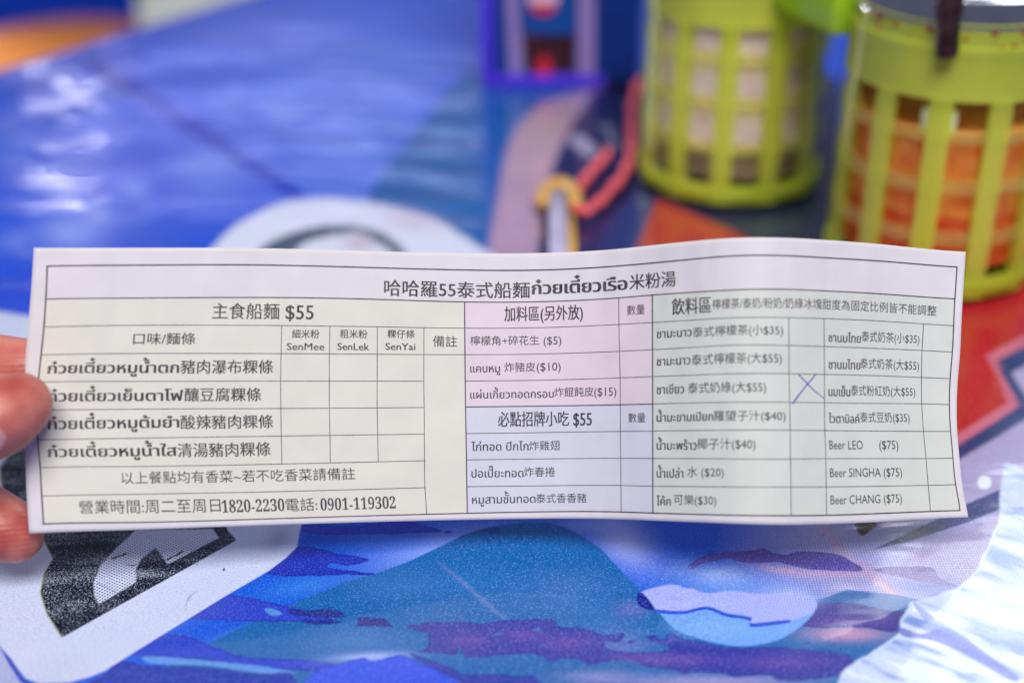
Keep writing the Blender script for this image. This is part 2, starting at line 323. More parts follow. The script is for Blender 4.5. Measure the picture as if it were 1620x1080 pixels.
    # white rounded panel with black distressed lettering, left front
    A.poly([(-60, 1130), (10, 1040), (0, 1020), (-60, 900), (-60, 480), (60, 500), (420, 600), (478, 820), (474, 838), (470, 862), (452, 880), (425, 900), (360, 938), (300, 975), (230, 1018), (165, 1058), (140, 1068), (110, 1076), (62, 1078), (40, 1070), (24, 1050), (0, 1022), (-60, 940)], (206, 216, 240), soft=1.0, smooth=False)
    A.poly([(-80, 940), (0, 1020), (36, 1072), (60, 1085), (40, 1200), (-100, 1200)], (176, 186, 226), soft=1.2, smooth=False); A.poly([(-2, 1018), (18, 1040), (36, 1068), (50, 1078), (46, 1084), (30, 1074), (12, 1045)], (52, 84, 196), soft=1, smooth=False)
    A.blob(440, 850, 26, 18, (150, 148, 190), .6, rot=-30); A.blob(160, 930, 120, 60, (216, 224, 244), .4)
    blk = (30, 34, 50)
    yb = [(30, 700), (0, 735), (5, 790), (28, 812), (62, 838), (84, 881), (70, 905), (64, 935), (74, 968), (98, 1006), (374, 852), (360, 836), (330, 760), (200, 700)]
    A.poly([(p[0] - 1.3, p[1]) for p in yb], (170, 176, 60), soft=.7, smooth=False)
    A.poly(yb, blk, soft=.7, smooth=False, mask=(None, None, 1.0))
    A.poly([(15, 806), (52, 832), (62, 838), (52, 850), (20, 835)], (206, 216, 240), soft=1, smooth=False, mask=(None, None, 0.0))
    wl = [(215, 836), (180, 868), (158, 893), (148, 920), (149, 940), (157, 953), (186, 936), (215, 918), (214, 900), (222, 882), (246, 864), (256, 876), (265, 890), (300, 872), (346, 848), (336, 834)]
    A.poly(wl, (214, 224, 246), soft=.7, smooth=False, mask=(1.0, None, 0.0))
    for i in range(22):
        cx = rng.uniform(150, 340); cy = rng.uniform(842, 950)
        L = rng.uniform(8, 30); an = rng.uniform(-.9, .9)
        pts = [(cx, cy), (cx + L * math.cos(an), cy + L * .5 * math.sin(an)), (cx + L * .6 * math.cos(an) + 2, cy + L * .5 * math.sin(an) + 2.6)]
        if sdf(wl, np.array([cx]), np.array([cy]))[0] < -2: A.poly(pts, blk, soft=.6, smooth=False, rough=2, rs=5)
    for x0, y0, x1, y1 in [(300, 866, 312, 890), (152, 918, 185, 936), (175, 880, 200, 872), (262, 882, 290, 868)]:
        A.poly([(x0, y0), (x1, y1), (x1 + 1.5, y1 + 1.5), (x0 + 2, y0 + 2)], blk, soft=.6, smooth=False, rough=1.5, rs=5)
    A.poly([(352, 897), (356, 896), (354, 901)], blk, soft=.5)
    A.poly([(293, 966), (296, 945), (311, 932), (298, 947)], (120, 130, 180), soft=.7, alpha=.6)
    return A

def cloth_material():
    m = bpy.data.materials.new('printed_vinyl'); m.use_nodes = True; nt = m.node_tree; L = nt.links; N = nt.nodes
    p = N['Principled BSDF']; p.inputs['Roughness'].default_value = 0.14; p.inputs['IOR'].default_value = 1.42
    at_ = N.new('ShaderNodeVertexColor'); at_.layer_name = 'Col'; mk = N.new('ShaderNodeVertexColor'); mk.layer_name = 'Mask'
    tc = N.new('ShaderNodeTexCoord'); sep = N.new('ShaderNodeSeparateColor'); L.new(mk.outputs[0], sep.inputs[0])
    def math_(op, a, b=None):
        n = N.new('ShaderNodeMath'); n.operation = op
        for i, q in enumerate((a, b)):
            if q is None: continue
            if isinstance(q, (int, float)): n.inputs[i].default_value = q
            else: L.new(q, n.inputs[i])
        return n.outputs[0]
    def dots(rot, pitch, thr, wid):
        mp = N.new('ShaderNodeMapping'); mp.inputs['Rotation'].default_value = (0, 0, rot); L.new(tc.outputs['Object'], mp.inputs[0])
        s = N.new('ShaderNodeSeparateXYZ'); L.new(mp.outputs[0], s.inputs[0]); k = 2 * PI / pitch
        a = math_('SINE', math_('MULTIPLY', s.outputs[0], k)); b = math_('SINE', math_('MULTIPLY', s.outputs[1], k))
        t = math_('ADD', a, b); r = N.new('ShaderNodeMapRange'); L.new(t, r.inputs[0]); r.inputs[1].default_value = thr - wid; r.inputs[2].default_value = thr + wid
        return r.outputs[0]
    def mixc(f, a, b):
        x = N.new('ShaderNodeMix'); x.data_type = 'RGBA'; L.new(f, x.inputs[0]); L.new(a, x.inputs[6])
        if isinstance(b, tuple): x.inputs[7].default_value = (*b, 1)
        else: L.new(b, x.inputs[7])
        return x.outputs[2]
    col = at_.outputs[0]
    d1 = dots(0.52, 0.00082, 0.75, 0.25)
    col = mixc(math_('MULTIPLY', d1, sep.outputs[0]), col, s2l((40, 44, 66)))
    d2 = dots(0.02, 0.00068, 0.35, 0.5)
    dk = N.new('ShaderNodeHueSaturation'); dk.inputs['Saturation'].default_value = 1.5; dk.inputs['Value'].default_value = 0.42; L.new(col, dk.inputs['Color'])
    col = mixc(math_('MULTIPLY', math_('MULTIPLY', d2, sep.outputs[1]), 0.75), col, dk.outputs[0])
    # white specks in the black ink, sprayed grain elsewhere
    sp = N.new('ShaderNodeTexNoise'); sp.inputs['Scale'].default_value = 2600; sp.inputs['Detail'].default_value = 2; L.new(tc.outputs['Object'], sp.inputs[0])
    big = N.new('ShaderNodeTexNoise'); big.inputs['Scale'].default_value = 130; big.inputs['Detail'].default_value = 5
    mp2 = N.new('ShaderNodeMapping'); mp2.inputs['Rotation'].default_value = (0, 0, -.45); mp2.inputs['Scale'].default_value = (0.35, 1.5, 1); L.new(tc.outputs['Object'], mp2.inputs[0]); L.new(mp2.outputs[0], big.inputs[0])
    r = N.new('ShaderNodeMapRange'); L.new(math_('ADD', sp.outputs[0], math_('MULTIPLY', big.outputs[0], .55)), r.inputs[0]); r.inputs[1].default_value = 0.80; r.inputs[2].default_value = 0.98
    col = mixc(math_('MULTIPLY', math_('MULTIPLY', r.outputs[0], sep.outputs[2]), .75), col, s2l((190, 205, 228)))
    g = N.new('ShaderNodeTexNoise'); g.inputs['Scale'].default_value = 2700; g.inputs['Detail'].default_value = 3; g.inputs['Roughness'].default_value = .7; L.new(tc.outputs['Object'], g.inputs[0])
    gr = N.new('ShaderNodeMapRange'); L.new(g.outputs[0], gr.inputs[0]); gr.inputs[1].default_value = .3; gr.inputs[2].default_value = .7; gr.inputs[3].default_value = .70; gr.inputs[4].default_value = 1.32
    hv = N.new('ShaderNodeHueSaturation'); L.new(gr.outputs[0], hv.inputs['Value']); L.new(col, hv.inputs['Color']); col = hv.outputs[0]
    r3 = N.new('ShaderNodeMapRange'); L.new(g.outputs[0], r3.inputs[0]); r3.inputs[1].default_value = .56; r3.inputs[2].default_value = .72; r3.inputs[4].default_value = .42
    inv = math_('SUBTRACT', 1.0, sep.outputs[2])
    col = mixc(math_('MULTIPLY', r3.outputs[0], inv), col, s2l((200, 214, 250)))
    L.new(col, p.inputs['Base Color'])
    b = N.new('ShaderNodeBump'); b.inputs['Strength'].default_value = .5; b.inputs['Distance'].default_value = .00006; L.new(g.outputs[0], b.inputs['Height'])
    w = N.new('ShaderNodeTexNoise'); w.inputs['Scale'].default_value = 45; w.inputs['Detail'].default_value = 2; L.new(mp2.outputs[0], w.inputs[0])
    b2 = N.new('ShaderNodeBump'); b2.inputs['Strength'].default_value = .4; b2.inputs['Distance'].default_value = .0007; L.new(w.outputs[0], b2.inputs['Height']); L.new(b.outputs[0], b2.inputs['Normal'])
    L.new(b2.outputs[0], p.inputs['Normal'])
    p.inputs['Coat Weight'].default_value = .6; p.inputs['Coat Roughness'].default_value = .045; p.inputs['Coat IOR'].default_value = 1.4
    b3 = N.new('ShaderNodeBump'); b3.inputs['Strength'].default_value = .5; b3.inputs['Distance'].default_value = .0010; L.new(w.outputs[0], b3.inputs['Height']); L.new(b3.outputs[0], p.inputs['Coat Normal'])
    return m
M_CLOTH = cloth_material()
# the straight far-left edge of the table
E0 = ground(0., 112.); E1 = ground(262., 32.)
ed = (E1 - E0)[:2]; ed /= np.linalg.norm(ed)
DENTS = [(45, 152, .010, .0009), (105, 192, .012, .0008), (180, 163, .013, .0006), (118, 118, .010, .0005), (235, 85, .018, .0008), (330, 62, .03, .0007), (320, 268, .014, .0004)]
def height(x, y):
    z = 0.0010 * (fbm(x * 1.0, y, .11, 21, 2) - .5) + 0.0011 * (fbm(x * .7 + y * .5, y * 1.6, .045, 31, 3) - .5) * np.clip((y - .3) / .12, .3, 1) + .0007 * np.abs(fbm(x + .8 * y, y * .5 - x * .3, .07, 41, 2) - .5) * np.clip((y - .3) / .12, .2, 1)
    for px, py, r, h in DENTS:
        g = ground(float(px), float(py)); z = z + h * np.exp(-(((x - g[0]) / r) ** 2 + ((y - g[1]) / (r * 1.2)) ** 2))
    return z
def make_cloth(name, xs, ys, part_of):
    X, Y = np.meshgrid(xs, ys, indexing='ij')
    side = ed[0] * (Y - E0[1]) - ed[1] * (X - E0[0])       # > 0: beyond the edge
    # pull vertices beyond the edge back onto it, then let the cloth hang down
    nx, ny = ed[1], -ed[0]                                  # towards the table
    over = np.maximum(side, 0)
    X2 = X + nx * over; Y2 = Y + ny * over
    Z = height(X2, Y2) - 0.0006
    Z = Z - np.minimum(over, .25)
    X2 = X2 - nx * np.minimum(over, .004); Y2 = Y2 - ny * np.minimum(over, .004)
    P = np.stack([X2, Y2, Z], -1)
    px, py = topx(np.stack([X2, Y2, np.zeros_like(X2)], -1))
    o = grid_obj(name, P, M_CLOTH, part_of)
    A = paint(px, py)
    n = px.size
    for nm, arr in (('Col', A.c), ('Mask', A.m)):
        a = o.data.color_attributes.new(nm, 'FLOAT_COLOR', 'POINT')
        d = np.ones((n, 4), np.float32); v = arr.reshape(-1, 3)
        if nm == 'Col': v = v * (np.array([.86, .88, .97]) + .12 * v.min(1, keepdims=True)) - .010
        d[:, :3] = np.clip(v, 0, 1); a.data.foreach_set('color', d.reshape(-1))
    return o
YS = .322
xs_near = np.concatenate([np.linspace(-.60, -.15, 60)[:-1], np.arange(-.15, .15, .00026), np.linspace(.15, .60, 60)])
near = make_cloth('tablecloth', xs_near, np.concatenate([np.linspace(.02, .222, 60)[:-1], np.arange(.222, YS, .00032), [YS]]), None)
tag(near, 'glossy blue plastic tablecloth printed with ink splashes and white lettering, a pale disc of glare painted in', 'tablecloth', kind='structure')
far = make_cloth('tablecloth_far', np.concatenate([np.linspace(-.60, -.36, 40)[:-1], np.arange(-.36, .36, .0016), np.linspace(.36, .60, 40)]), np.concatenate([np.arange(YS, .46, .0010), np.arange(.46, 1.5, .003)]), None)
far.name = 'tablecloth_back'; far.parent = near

# ------------------------------------------------------------------ behind the table edge
M_FLOOR = mat('dark_paving', s2l((12, 20, 62)), .6, noise=.5, nscale=6, bump=.002, bscale=30)
fl = mesh_obj('ground', [(-6, -3, -.74), (6, -3, -.74), (6, 12, -.74), (-6, 12, -.74)], [(0, 1, 2, 3)], M_FLOOR); tag(fl, kind='structure')
def stool(name, c, r, zt, m, label, square=False):
    root = empty(name, (c[0], c[1], -.74)); h = zt + .74
    if square:
        box('seat', (-r, -r, h - .03), (r, r, h), m, root, .012)
    else:
        lathe('seat', [(0, h), (r * .82, h), (r * .95, h - .004), (r, h - .014), (r, h - .045), (r * .94, h - .045), (r * .94, h - .02), (0, h - .02)], m, root, 64)
    for k in range(4):
        a = PI / 4 + k * PI / 2; u = r * (1.0 if square else .75); 
        bm = bmesh.new(); bmesh.ops.create_cube(bm, size=1)
        for v in bm.verts:
            tz = v.co.z + .5; s = u + (1 - tz) * .03
            v.co = Vector((s * math.cos(a) * (1.1 if square else 1) + v.co.x * .035, s * math.sin(a) * (1.1 if square else 1) + v.co.y * .035, tz * (h - .03)))
        bm_obj('leg', bm, m, root)
    tag(root, label, 'stool'); return root
so = ground(100., 66., -.25)
stool('plastic_stool', so, .118, -.25, mat('orange_plastic', s2l((255, 158, 40)), .4, noise=.12, nscale=40), 'round orange plastic stool beside the table corner, blurred at upper left')
def crate(c, sz, z1, rz, m, label, name='crate'):
    root = empty(name, (c[0], c[1], -.74), math.radians(rz)); h = z1 + .74; w = sz
    box('base', (-w, -w, 0), (w, w, .02), m, root, .004)
    for k in range(4):
        sd = box('side_panel', (-w + .012, -w, .022), (w - .012, -w + .012, h), m, root, .003); sd.rotation_euler = (0, 0, k * PI / 2)
        rm = box('rim', (-w - .004, -w - .010, h - .05), (w + .010, -w - .001, h + .004), m, root, .003); rm.rotation_euler = (0, 0, k * PI / 2)
    tag(root, label, 'crate')
sb = ground(200., 20., -.25)
crate((sb[0] - .20, sb[1] + .28), .20, .02, 34, mat('blue_plastic', s2l((0, 62, 205)), .4, noise=.12, nscale=40), 'deep blue plastic crate standing behind the orange stool')
sw = ground(330., 5., -.12)
crate((sw[0] + .03, sw[1] + .20), .13, -.06, 8, mat('white_plastic', (.85, .9, .84), .4, noise=.05, nscale=40), 'white plastic crate beyond the table edge, right of the blue crate')

# ------------------------------------------------------------------ the menu slip
def nspline(xk, yk, x):                                    # natural cubic spline
    xk = np.asarray(xk, float); yk = np.asarray(yk, float); n = len(xk); h = np.diff(xk)
    A = np.zeros((n, n)); b = np.zeros(n); A[0, 0] = A[-1, -1] = 1
    for i in range(1, n - 1):
        A[i, i - 1] = h[i - 1]; A[i, i] = 2 * (h[i - 1] + h[i]); A[i, i + 1] = h[i]
        b[i] = 6 * ((yk[i + 1] - yk[i]) / h[i] - (yk[i] - yk[i - 1]) / h[i - 1])
    M = np.linalg.solve(A, b)
    i = np.clip(np.searchsorted(xk, x) - 1, 0, n - 2); hh = h[i]; a = xk[i + 1] - x; c = x - xk[i]
    return (M[i] * a ** 3 + M[i + 1] * c ** 3) / (6 * hh) + (yk[i] / hh - M[i] * hh / 6) * a + (yk[i + 1] / hh - M[i + 1] * hh / 6) * c
XN = [45, 75, 200, 400, 580, 735, 860, 980, 1032, 1100, 1150, 1250, 1304, 1400, 1505, 1522]     # columns where the fold was measured
V_N = [-27, 0, 50, 91.5, 133.5, 175, 216.5, 258.5, 300, 342, 384, 397]                    # flat heights of the printed rules
ROWS = [
 [392, 392, 392, 392.5, 397, 400.5, 400, 393.5, 388, 381, 377, 376.5, 379.5, 387, 397, 398],
 [422, 421, 419.5, 419, 423, 427, 427, 420.5, 416, 409.5, 405.3, 404.7, 407.6, 413.5, 421.8, 422.8],
 [474, 473, 471.5, 470.5, 473, 477.5, 477, 471, 466.7, 462, 459, 457.8, 460, 465.3, 472.3, 473],
 [518, 517, 514.5, 514.5, 516.5, 519, 518, 513, 510, 506, 503, 502.4, 503.8, 508.2, 515, 516],
 [562, 561, 559, 559, 560, 560.8, 559.6, 555.5, 553, 549, 546.2, 546.4, 548, 551.5, 556.6, 557.5],
 [605, 604, 603, 602.5, 602.6, 602.5, 601, 597.5, 595.5, 593, 591.2, 591, 592, 594.5, 598.6, 599],
 [649, 648.5, 647, 646, 645, 643.5, 642, 640, 638.7, 637, 636, 636, 636.8, 638, 640, 641],
 [695.5, 695, 693, 690, 687.5, 685.5, 683.8, 682, 681.5, 680.6, 680, 680, 680.8, 681.6, 682, 682],
 [740, 739, 737.5, 734.5, 730.5, 727.2, 725.5, 724.5, 724.7, 725, 725.5, 725.8, 725.2, 725, 724.4, 724],
 [785, 784, 781.5, 778, 773.5, 769.5, 768, 767.5, 768.5, 769.2, 769.8, 770, 769.8, 768.5, 766.4, 766],
 [829.5, 828, 826, 821, 815.5, 811.5, 809, 809.3, 811, 813, 814.3, 815.2, 814.6, 811.4, 807.4, 807],
 [843.5, 842, 838, 831, 825.5, 821.8, 820, 821, 823, 825.5, 827.5, 829.5, 828.5, 824.5, 818.6, 818]]
U_N = [43, 60, 445, 522, 597, 671, 735.5, 981, 1032.4, 1248.5, 1304.2, 1459, 1503, 1517]
COLSX = {   # flat column -> (photo y, photo x) samples
 43: [(392, 53.5), (450, 50), (500, 46), (560, 40.5), (640, 38.5), (700, 39), (780, 42), (843, 46)],
 60: [(421, 75), (473, 73), (517, 70), (561, 65.5), (604, 61), (648, 59), (695, 60), (739, 64), (784, 66.5), (828, 69)],
 445: [(421, 446), (471, 446), (516, 445.5), (559, 444.7), (602, 444), (646, 444.3), (690, 445), (733, 446), (778, 448), (821, 451)],
 522: [(421, 523), (517, 522), (560, 521), (602, 521), (646, 521), (690, 522), (731, 522.6), (821, 527)],
 597: [(423, 598), (517, 597), (560, 596.8), (644, 596.7), (687, 597.5), (730, 598.5), (815, 602)],
 671: [(425, 671), (518, 670.7), (602, 670.5), (644, 671), (686, 671.3), (728, 671.5), (771, 672.3), (812.5, 675)],
 735.5: [(428, 734.8), (478, 735), (560, 735.6), (602, 736), (643, 736.6), (727, 738), (811, 739.2)],
 981: [(420, 978.3), (471, 978.8), (513, 979.2), (555, 980), (597, 981), (640, 981.5), (725, 982), (809, 982.6)],
 1032.4: [(416, 1031.6), (466, 1032), (553, 1032.3), (639, 1032.5), (811, 1032.8)],
 1248.5: [(404, 1247.5), (503, 1248), (591, 1248.4), (636, 1249.4), (680, 1250), (725, 1250.8), (815, 1251.6)],
 1304.2: [(407, 1303.2), (503, 1303.7), (592, 1304.3), (637, 1304.4), (681, 1305), (725, 1306.5), (815, 1307.6)],
 1459: [(418, 1464), (512, 1461), (554, 1458.6), (596, 1457.7), (639, 1458.3), (681, 1461), (724.6, 1465), (766, 1468.5), (808, 1471.7)],
 1503: [(422.5, 1514.3), (472.5, 1511), (515, 1509), (556.6, 1507), (598.5, 1503.5), (640, 1502.3), (682, 1504.3), (724.4, 1508), (766, 1512.2), (807, 1519)],
 1517: [(398, 1528), (450, 1524.5), (500, 1521.5), (556, 1519), (598, 1515.5), (640, 1513.5), (682, 1514.5), (724, 1518), (766, 1522.5), (818, 1532)]}
LX = np.zeros((len(U_N), len(V_N))); LY = LX.copy()
for i, u in enumerate(U_N):
    ys, xs = zip(*COLSX[u])
    for j in range(len(V_N)):
        yy = ROWS[j][5]
        for _ in range(4):
            xx = np.interp(yy, ys, xs); yy = float(nspline(XN, ROWS[j], np.array([xx]))[0])
        LX[i, j] = xx; LY[i, j] = yy
DK = [-20, 43, 200, 300, 400, 500, 600, 735, 900, 1000, 1100, 1200, 1300, 1400, 1522, 1560]
DH = [450, 450, 444, 440, 436, 432, 428, 422, 422, 431, 445, 453, 443, 430, 421, 421]
GU = np.array(U_N, float); GV = np.array(V_N, float)
TN = 240
tv = np.linspace(GV[0], GV[-1], 90)
_lx = np.array([nspline(GV, LX[i], tv) for i in range(len(GU))]); _ly = np.array([nspline(GV, LY[i], tv) for i in range(len(GU))])
tu = np.linspace(GU[0], GU[-1], TN)
# x along the sheet follows the measured columns; y follows the measured rules at that x
_px = np.array([np.interp(tu, GU, _lx[:, j]) for j in range(len(tv))]).T
_rows = np.array([[0.0]])
_py = np.zeros_like(_px)
rowf = np.array([nspline(XN, r, np.linspace(30, 1545, 600)) for r in ROWS]); xx6 = np.linspace(30, 1545, 600)
for j in range(len(tv)):
    rr = np.array([np.interp(_px[:, j], xx6, rowf[k]) for k in range(len(V_N))])
    for i in range(TN): _py[i, j] = nspline(GV, rr[:, i], np.array([tv[j]]))[0]
def bil(T, u, v):
    fu = np.clip((u - tu[0]) / (tu[1] - tu[0]), 0, TN - 1.0001); fv = np.clip((v - tv[0]) / (tv[1] - tv[0]), 0, len(tv) - 1.0001)
    i = fu.astype(int); j = fv.astype(int); a = fu - i; b = fv - j
    return (T[i, j] * (1 - a) + T[i + 1, j] * a) * (1 - b) + (T[i, j + 1] * (1 - a) + T[i + 1, j + 1] * a) * b
def depth(u):
    return 0.3435 * (421.5 / nspline(DK, DH, u)) ** 0.92
def slip(u, v, lift=0.0):
    u = np.asarray(u, float); v = np.asarray(v, float)
    # small paper ripples, pushed along the camera's line of sight
    rip = .0007 * (fbm(u * .8 + v * .3, v * .8, 70, 51, 3) - .5) + .0004 * (fbm(u, v * .15 + u * .1, 26, 61, 2) - .5)
    return at(bil(_px, u, v), bil(_py, u, v), depth(u) + rip - lift)
def inv(x, y):
    u, v = float(x), float(y) - 425.0
    for _ in range(12):
        a, b = float(bil(_px, np.array([u]), np.array([v]))[0]), float(bil(_py, np.array([u]), np.array([v]))[0])
        u += x - a; v += (y - b) * .93
    return u, v

def paper_mat(name, rgb):
    m = mat(name, rgb, .75, noise=.03, nscale=160, bump=.00002, bscale=2500, spec=.25)
    p = m.node_tree.nodes['Principled BSDF']; p.inputs['Subsurface Weight'].default_value = 0.0
    return m
M_PAPER = paper_mat('paper', (.71, .68, .735))
M_IVORY = paper_mat('ivory_print', (.715, .705, .645)); M_PINK = paper_mat('pink_print', (.735, .625, .71))
M_BLUE = paper_mat('pale_blue_print', (.63, .64, .76)); M_GREY = paper_mat('pale_green_print', (.645, .68, .645))
M_INK = mat('black_toner', (.030, .026, .036), .6, c2=(.085, .075, .09), nscale=420); M_RULE = mat('grey_toner', (.05, .045, .065), .6, c2=(.14, .12, .15), nscale=300)
M_PEN = mat('ballpoint_ink', (.05, .04, .40), .5, c2=(.16, .14, .52), nscale=500)

gu = np.linspace(GU[0], GU[-1], 260); gv = np.linspace(GV[0], GV[-1], 70)
UU, VV = np.meshgrid(gu, gv, indexing='ij')
front = slip(UU, VV); back = slip(UU, VV, -0.00012)
n, m_ = front.shape[:2]
verts = np.concatenate([front.reshape(-1, 3), back.reshape(-1, 3)]); idx = np.arange(n * m_).reshape(n, m_); o_ = n * m_
fc = []
for a in range(n - 1):
    for b in range(m_ - 1):
        q = (idx[a, b], idx[a, b + 1], idx[a + 1, b + 1], idx[a + 1, b]); fc.append(q); fc.append(tuple(o_ + k for k in q[::-1]))
for a in range(n - 1):
    for b, s in ((0, 1), (m_ - 1, -1)):
        q = (idx[a, b], idx[a + 1, b], o_ + idx[a + 1, b], o_ + idx[a, b]); fc.append(q[::s])
for b in range(m_ - 1):
    for a, s in ((0, -1), (n - 1, 1)):
        q = (idx[a, b], idx[a, b + 1], o_ + idx[a, b + 1], o_ + idx[a, b]); fc.append(q[::s])
paper = mesh_obj('menu_slip', verts, fc, M_PAPER, None, True)
tag(paper, 'long curling paper order slip printed in Chinese and Thai, held up over the tablecloth', 'menu slip')

def patch(name, u0, v0, u1, v1, m, lift=0.00003):
    nu = max(2, int((u1 - u0) / 6) + 1); nv = max(2, int((v1 - v0) / 8) + 1)
    a, b = np.meshgrid(np.linspace(u0, u1, nu), np.linspace(v0, v1, nv), indexing='ij')
    return grid_obj(name, slip(a, b, lift), m, paper)
C = GU; V = GV
def shade(name, c0, r0, c1, r1, m): patch(name, C[c0], V[r0], C[c1], V[r1], m)
shade('tinted_block', 1, 2, 6, 10, M_IVORY); shade('tinted_block', 6, 2, 8, 6, M_PINK); shade('tinted_block', 6, 6, 8, 10, M_BLUE)
shade('tinted_block', 8, 2, 12, 10, M_GREY)
def rule_h(r, c0, c1, w=1.15, m=M_RULE): patch('ruled_line', C[c0] - w / 2, V[r] - w / 2, C[c1] + w / 2, V[r] + w / 2, m, 0.00006)
def rule_v(c, r0, r1, w=1.15, m=M_RULE): patch('ruled_line', C[c] - w / 2, V[r0], C[c] + w / 2, V[r1], m, 0.000065)
rule_h(1, 1, 12, 2.0, M_INK); rule_h(2, 1, 12, 1.7, M_INK); rule_h(10, 1, 12, 2.0, M_INK)
rule_h(3, 1, 8); rule_h(3, 8, 12); rule_h(4, 1, 6); rule_h(4, 6, 12)
for r in (5, 6, 7): rule_h(r, 1, 5)
rule_h(8, 1, 5); rule_h(9, 1, 5)
rule_h(5, 6, 12); rule_h(6, 6, 8, 1.7, M_INK); rule_h(6, 8, 12)
for r in (7, 8, 9): rule_h(r, 6, 12)
rule_v(1, 1, 10, 1.9, M_INK); rule_v(12, 1, 10, 1.9, M_INK); rule_v(6, 2, 10, 1.8, M_INK); rule_v(8, 2, 10, 1.8, M_INK); rule_v(7, 2, 10)
for c in (2, 3, 4): rule_v(c, 3, 8)
rule_v(5, 3, 10)
for c in (9, 10, 11): rule_v(c, 3, 10)

# --- lettering: outlines of the built-in font, laid flat on the sheet
_g = {}
def _eval(body, off=0.0, fill='NONE'):
    c = bpy.data.curves.new('glyph', 'FONT'); c.body = body; c.fill_mode = fill; c.resolution_u = 3; c.offset = off
    o = bpy.data.objects.new('glyph', c); COL.objects.link(o); dg = bpy.context.evaluated_depsgraph_get(); dg.update()
    e = o.evaluated_get(dg); me = e.to_mesh(); v = np.array([q.co[:2] for q in me.vertices]) if len(me.vertices) else np.zeros((0, 2))
    ed_ = [tuple(x.vertices) for x in me.edges]; e.to_mesh_clear(); bpy.data.objects.remove(o); bpy.data.curves.remove(c)
    return v, ed_
def _width(body):
    v, _ = _eval(body); return v[:, 0].max()
_bar = None
def glyph(ch, off=0.0):
    global _bar
    k = (ch, off)
    if k in _g: return _g[k]
    if _bar is None: _bar = _width('||')
    adv = _width('|' + ch + '|') - _bar
    v, ed_ = _eval(ch, off); nb = {}
    for a, b in ed_: nb.setdefault(a, []).append(b); nb.setdefault(b, []).append(a)
    seen = set(); loops = []
    for s in range(len(v)):
        if s in seen or s not in nb: continue
        lp = [s]; seen.add(s); cur = s
        while True:
            nx = [q for q in nb[cur] if q not in seen]
            if not nx: break
            nx.sort(key=lambda q: abs(q - cur)); cur = nx[0]; seen.add(cur); lp.append(cur)
        if len(lp) > 2: loops.append(v[lp])
    def area(p): x, y = p[:, 0], p[:, 1]; return .5 * np.sum(x * np.roll(y, -1) - y * np.roll(x, -1))
    def inside(pt, poly):
        r = False
        for i in range(len(poly)):
            a, b = poly[i], poly[i - 1]
            if (a[1] > pt[1]) != (b[1] > pt[1]) and pt[0] < (b[0] - a[0]) * (pt[1] - a[1]) / (b[1] - a[1]) + a[0]: r = not r
        return r
    ar = [area(l) for l in loops]; VV_, FF_ = [], []
    if loops:
        sg = np.sign(ar[int(np.argmax(np.abs(ar)))])
        outs = [i for i in range(len(loops)) if np.sign(ar[i]) == sg]; holes = [i for i in range(len(loops)) if np.sign(ar[i]) != sg]
        own = {i: [] for i in outs}
        for h in holes:
            cand = [i for i in outs if inside(loops[h][0], loops[i])]
            if cand: own[min(cand, key=lambda i: abs(ar[i]))].append(h)
        for i in outs:
            polys = [[Vector((p[0], p[1], 0)) for p in loops[j]] for j in [i] + own[i]]
            base = len(VV_)
            for pl in polys: VV_ += [(p.x, p.y) for p in pl]
            FF_ += [tuple(base + t for t in tri) for tri in geometry.tessellate_polygon(polys)]
    _g[k] = (np.array(VV_).reshape(-1, 2), FF_, adv); return _g[k]
ABOVE = set('ิีึืั็'); TONE = set('่้๊๋์'); BELOW = set('ุู')
def text(s, x0, x1, yc, em, bold=0.0, off=0.0, ink=None, lift=0.00009):
    pen = 0.0; items = []
    for i, ch in enumerate(s):
        if ch == ' ': pen += .28; continue
        v, f, adv = glyph(ch, off); dy = 0.0
        if ch in TONE and ((i and s[i - 1] in ABOVE) or (i + 1 < len(s) and s[i + 1] == 'ำ')): dy = .19
        if ch in TONE or ch in ABOVE or ch in BELOW:
            items.append((v + [pen, dy], f)); pen += max(adv, 0) if adv > .2 else 0; continue
        items.append((v + [pen, 0], f)); pen += adv
    av = np.concatenate([q[0] for q in items]); lo, hi = av[:, 0].min(), av[:, 0].max()
    u0, v0 = inv(x0, yc); u1, v1 = inv(x1, yc)
    vm = inv((x0 + x1) / 2, yc)[1] if False else v0
    sx = (u1 - u0) / (hi - lo); base = v0 + .36 * em
    vs, fs, n0 = [], [], 0
    reps = [0.0] if not bold else [-bold, 0.0, bold]
    for ri, sh in enumerate(reps):
        for v, f in items:
            u = u0 + (v[:, 0] - lo) * sx + sh * em; w = base - v[:, 1] * em
            vs.append(slip(u, w, lift + ri * 4e-6)); fs += [tuple(n0 + k for k in t) for t in f]; n0 += len(v)
    return mesh_obj('printed_text', np.concatenate(vs), fs, ink or M_INK, paper)
TH = .030
T = text
T('哈哈羅55泰式船麵', 608, 838, 455, 27.5, .012); T('ก๋วยเตี๋ยวเรือ', 842, 992, 455.5, 27, .042); T('米粉湯', 996, 1069, 447, 26.5, .012)
T('主食船麵', 336, 442, 492.5, 26, .01); T('$55', 452, 496, 493, 30, .01)
T('口味/麵條', 211, 309, 536, 19, .01)
for s, e, a, b, c, d in (('細米粉', 'SenMee', 462, 505, 454, 513), ('粗米粉', 'SenLek', 538, 581, 534, 584), ('粿仔條', 'SenYai', 613, 656, 610, 657)):
    T(s, a, b, 528, 14.2, .01); T(e, c, d, 547.5, 15.5, .012)
T('備註', 685, 723, 540, 19.5)
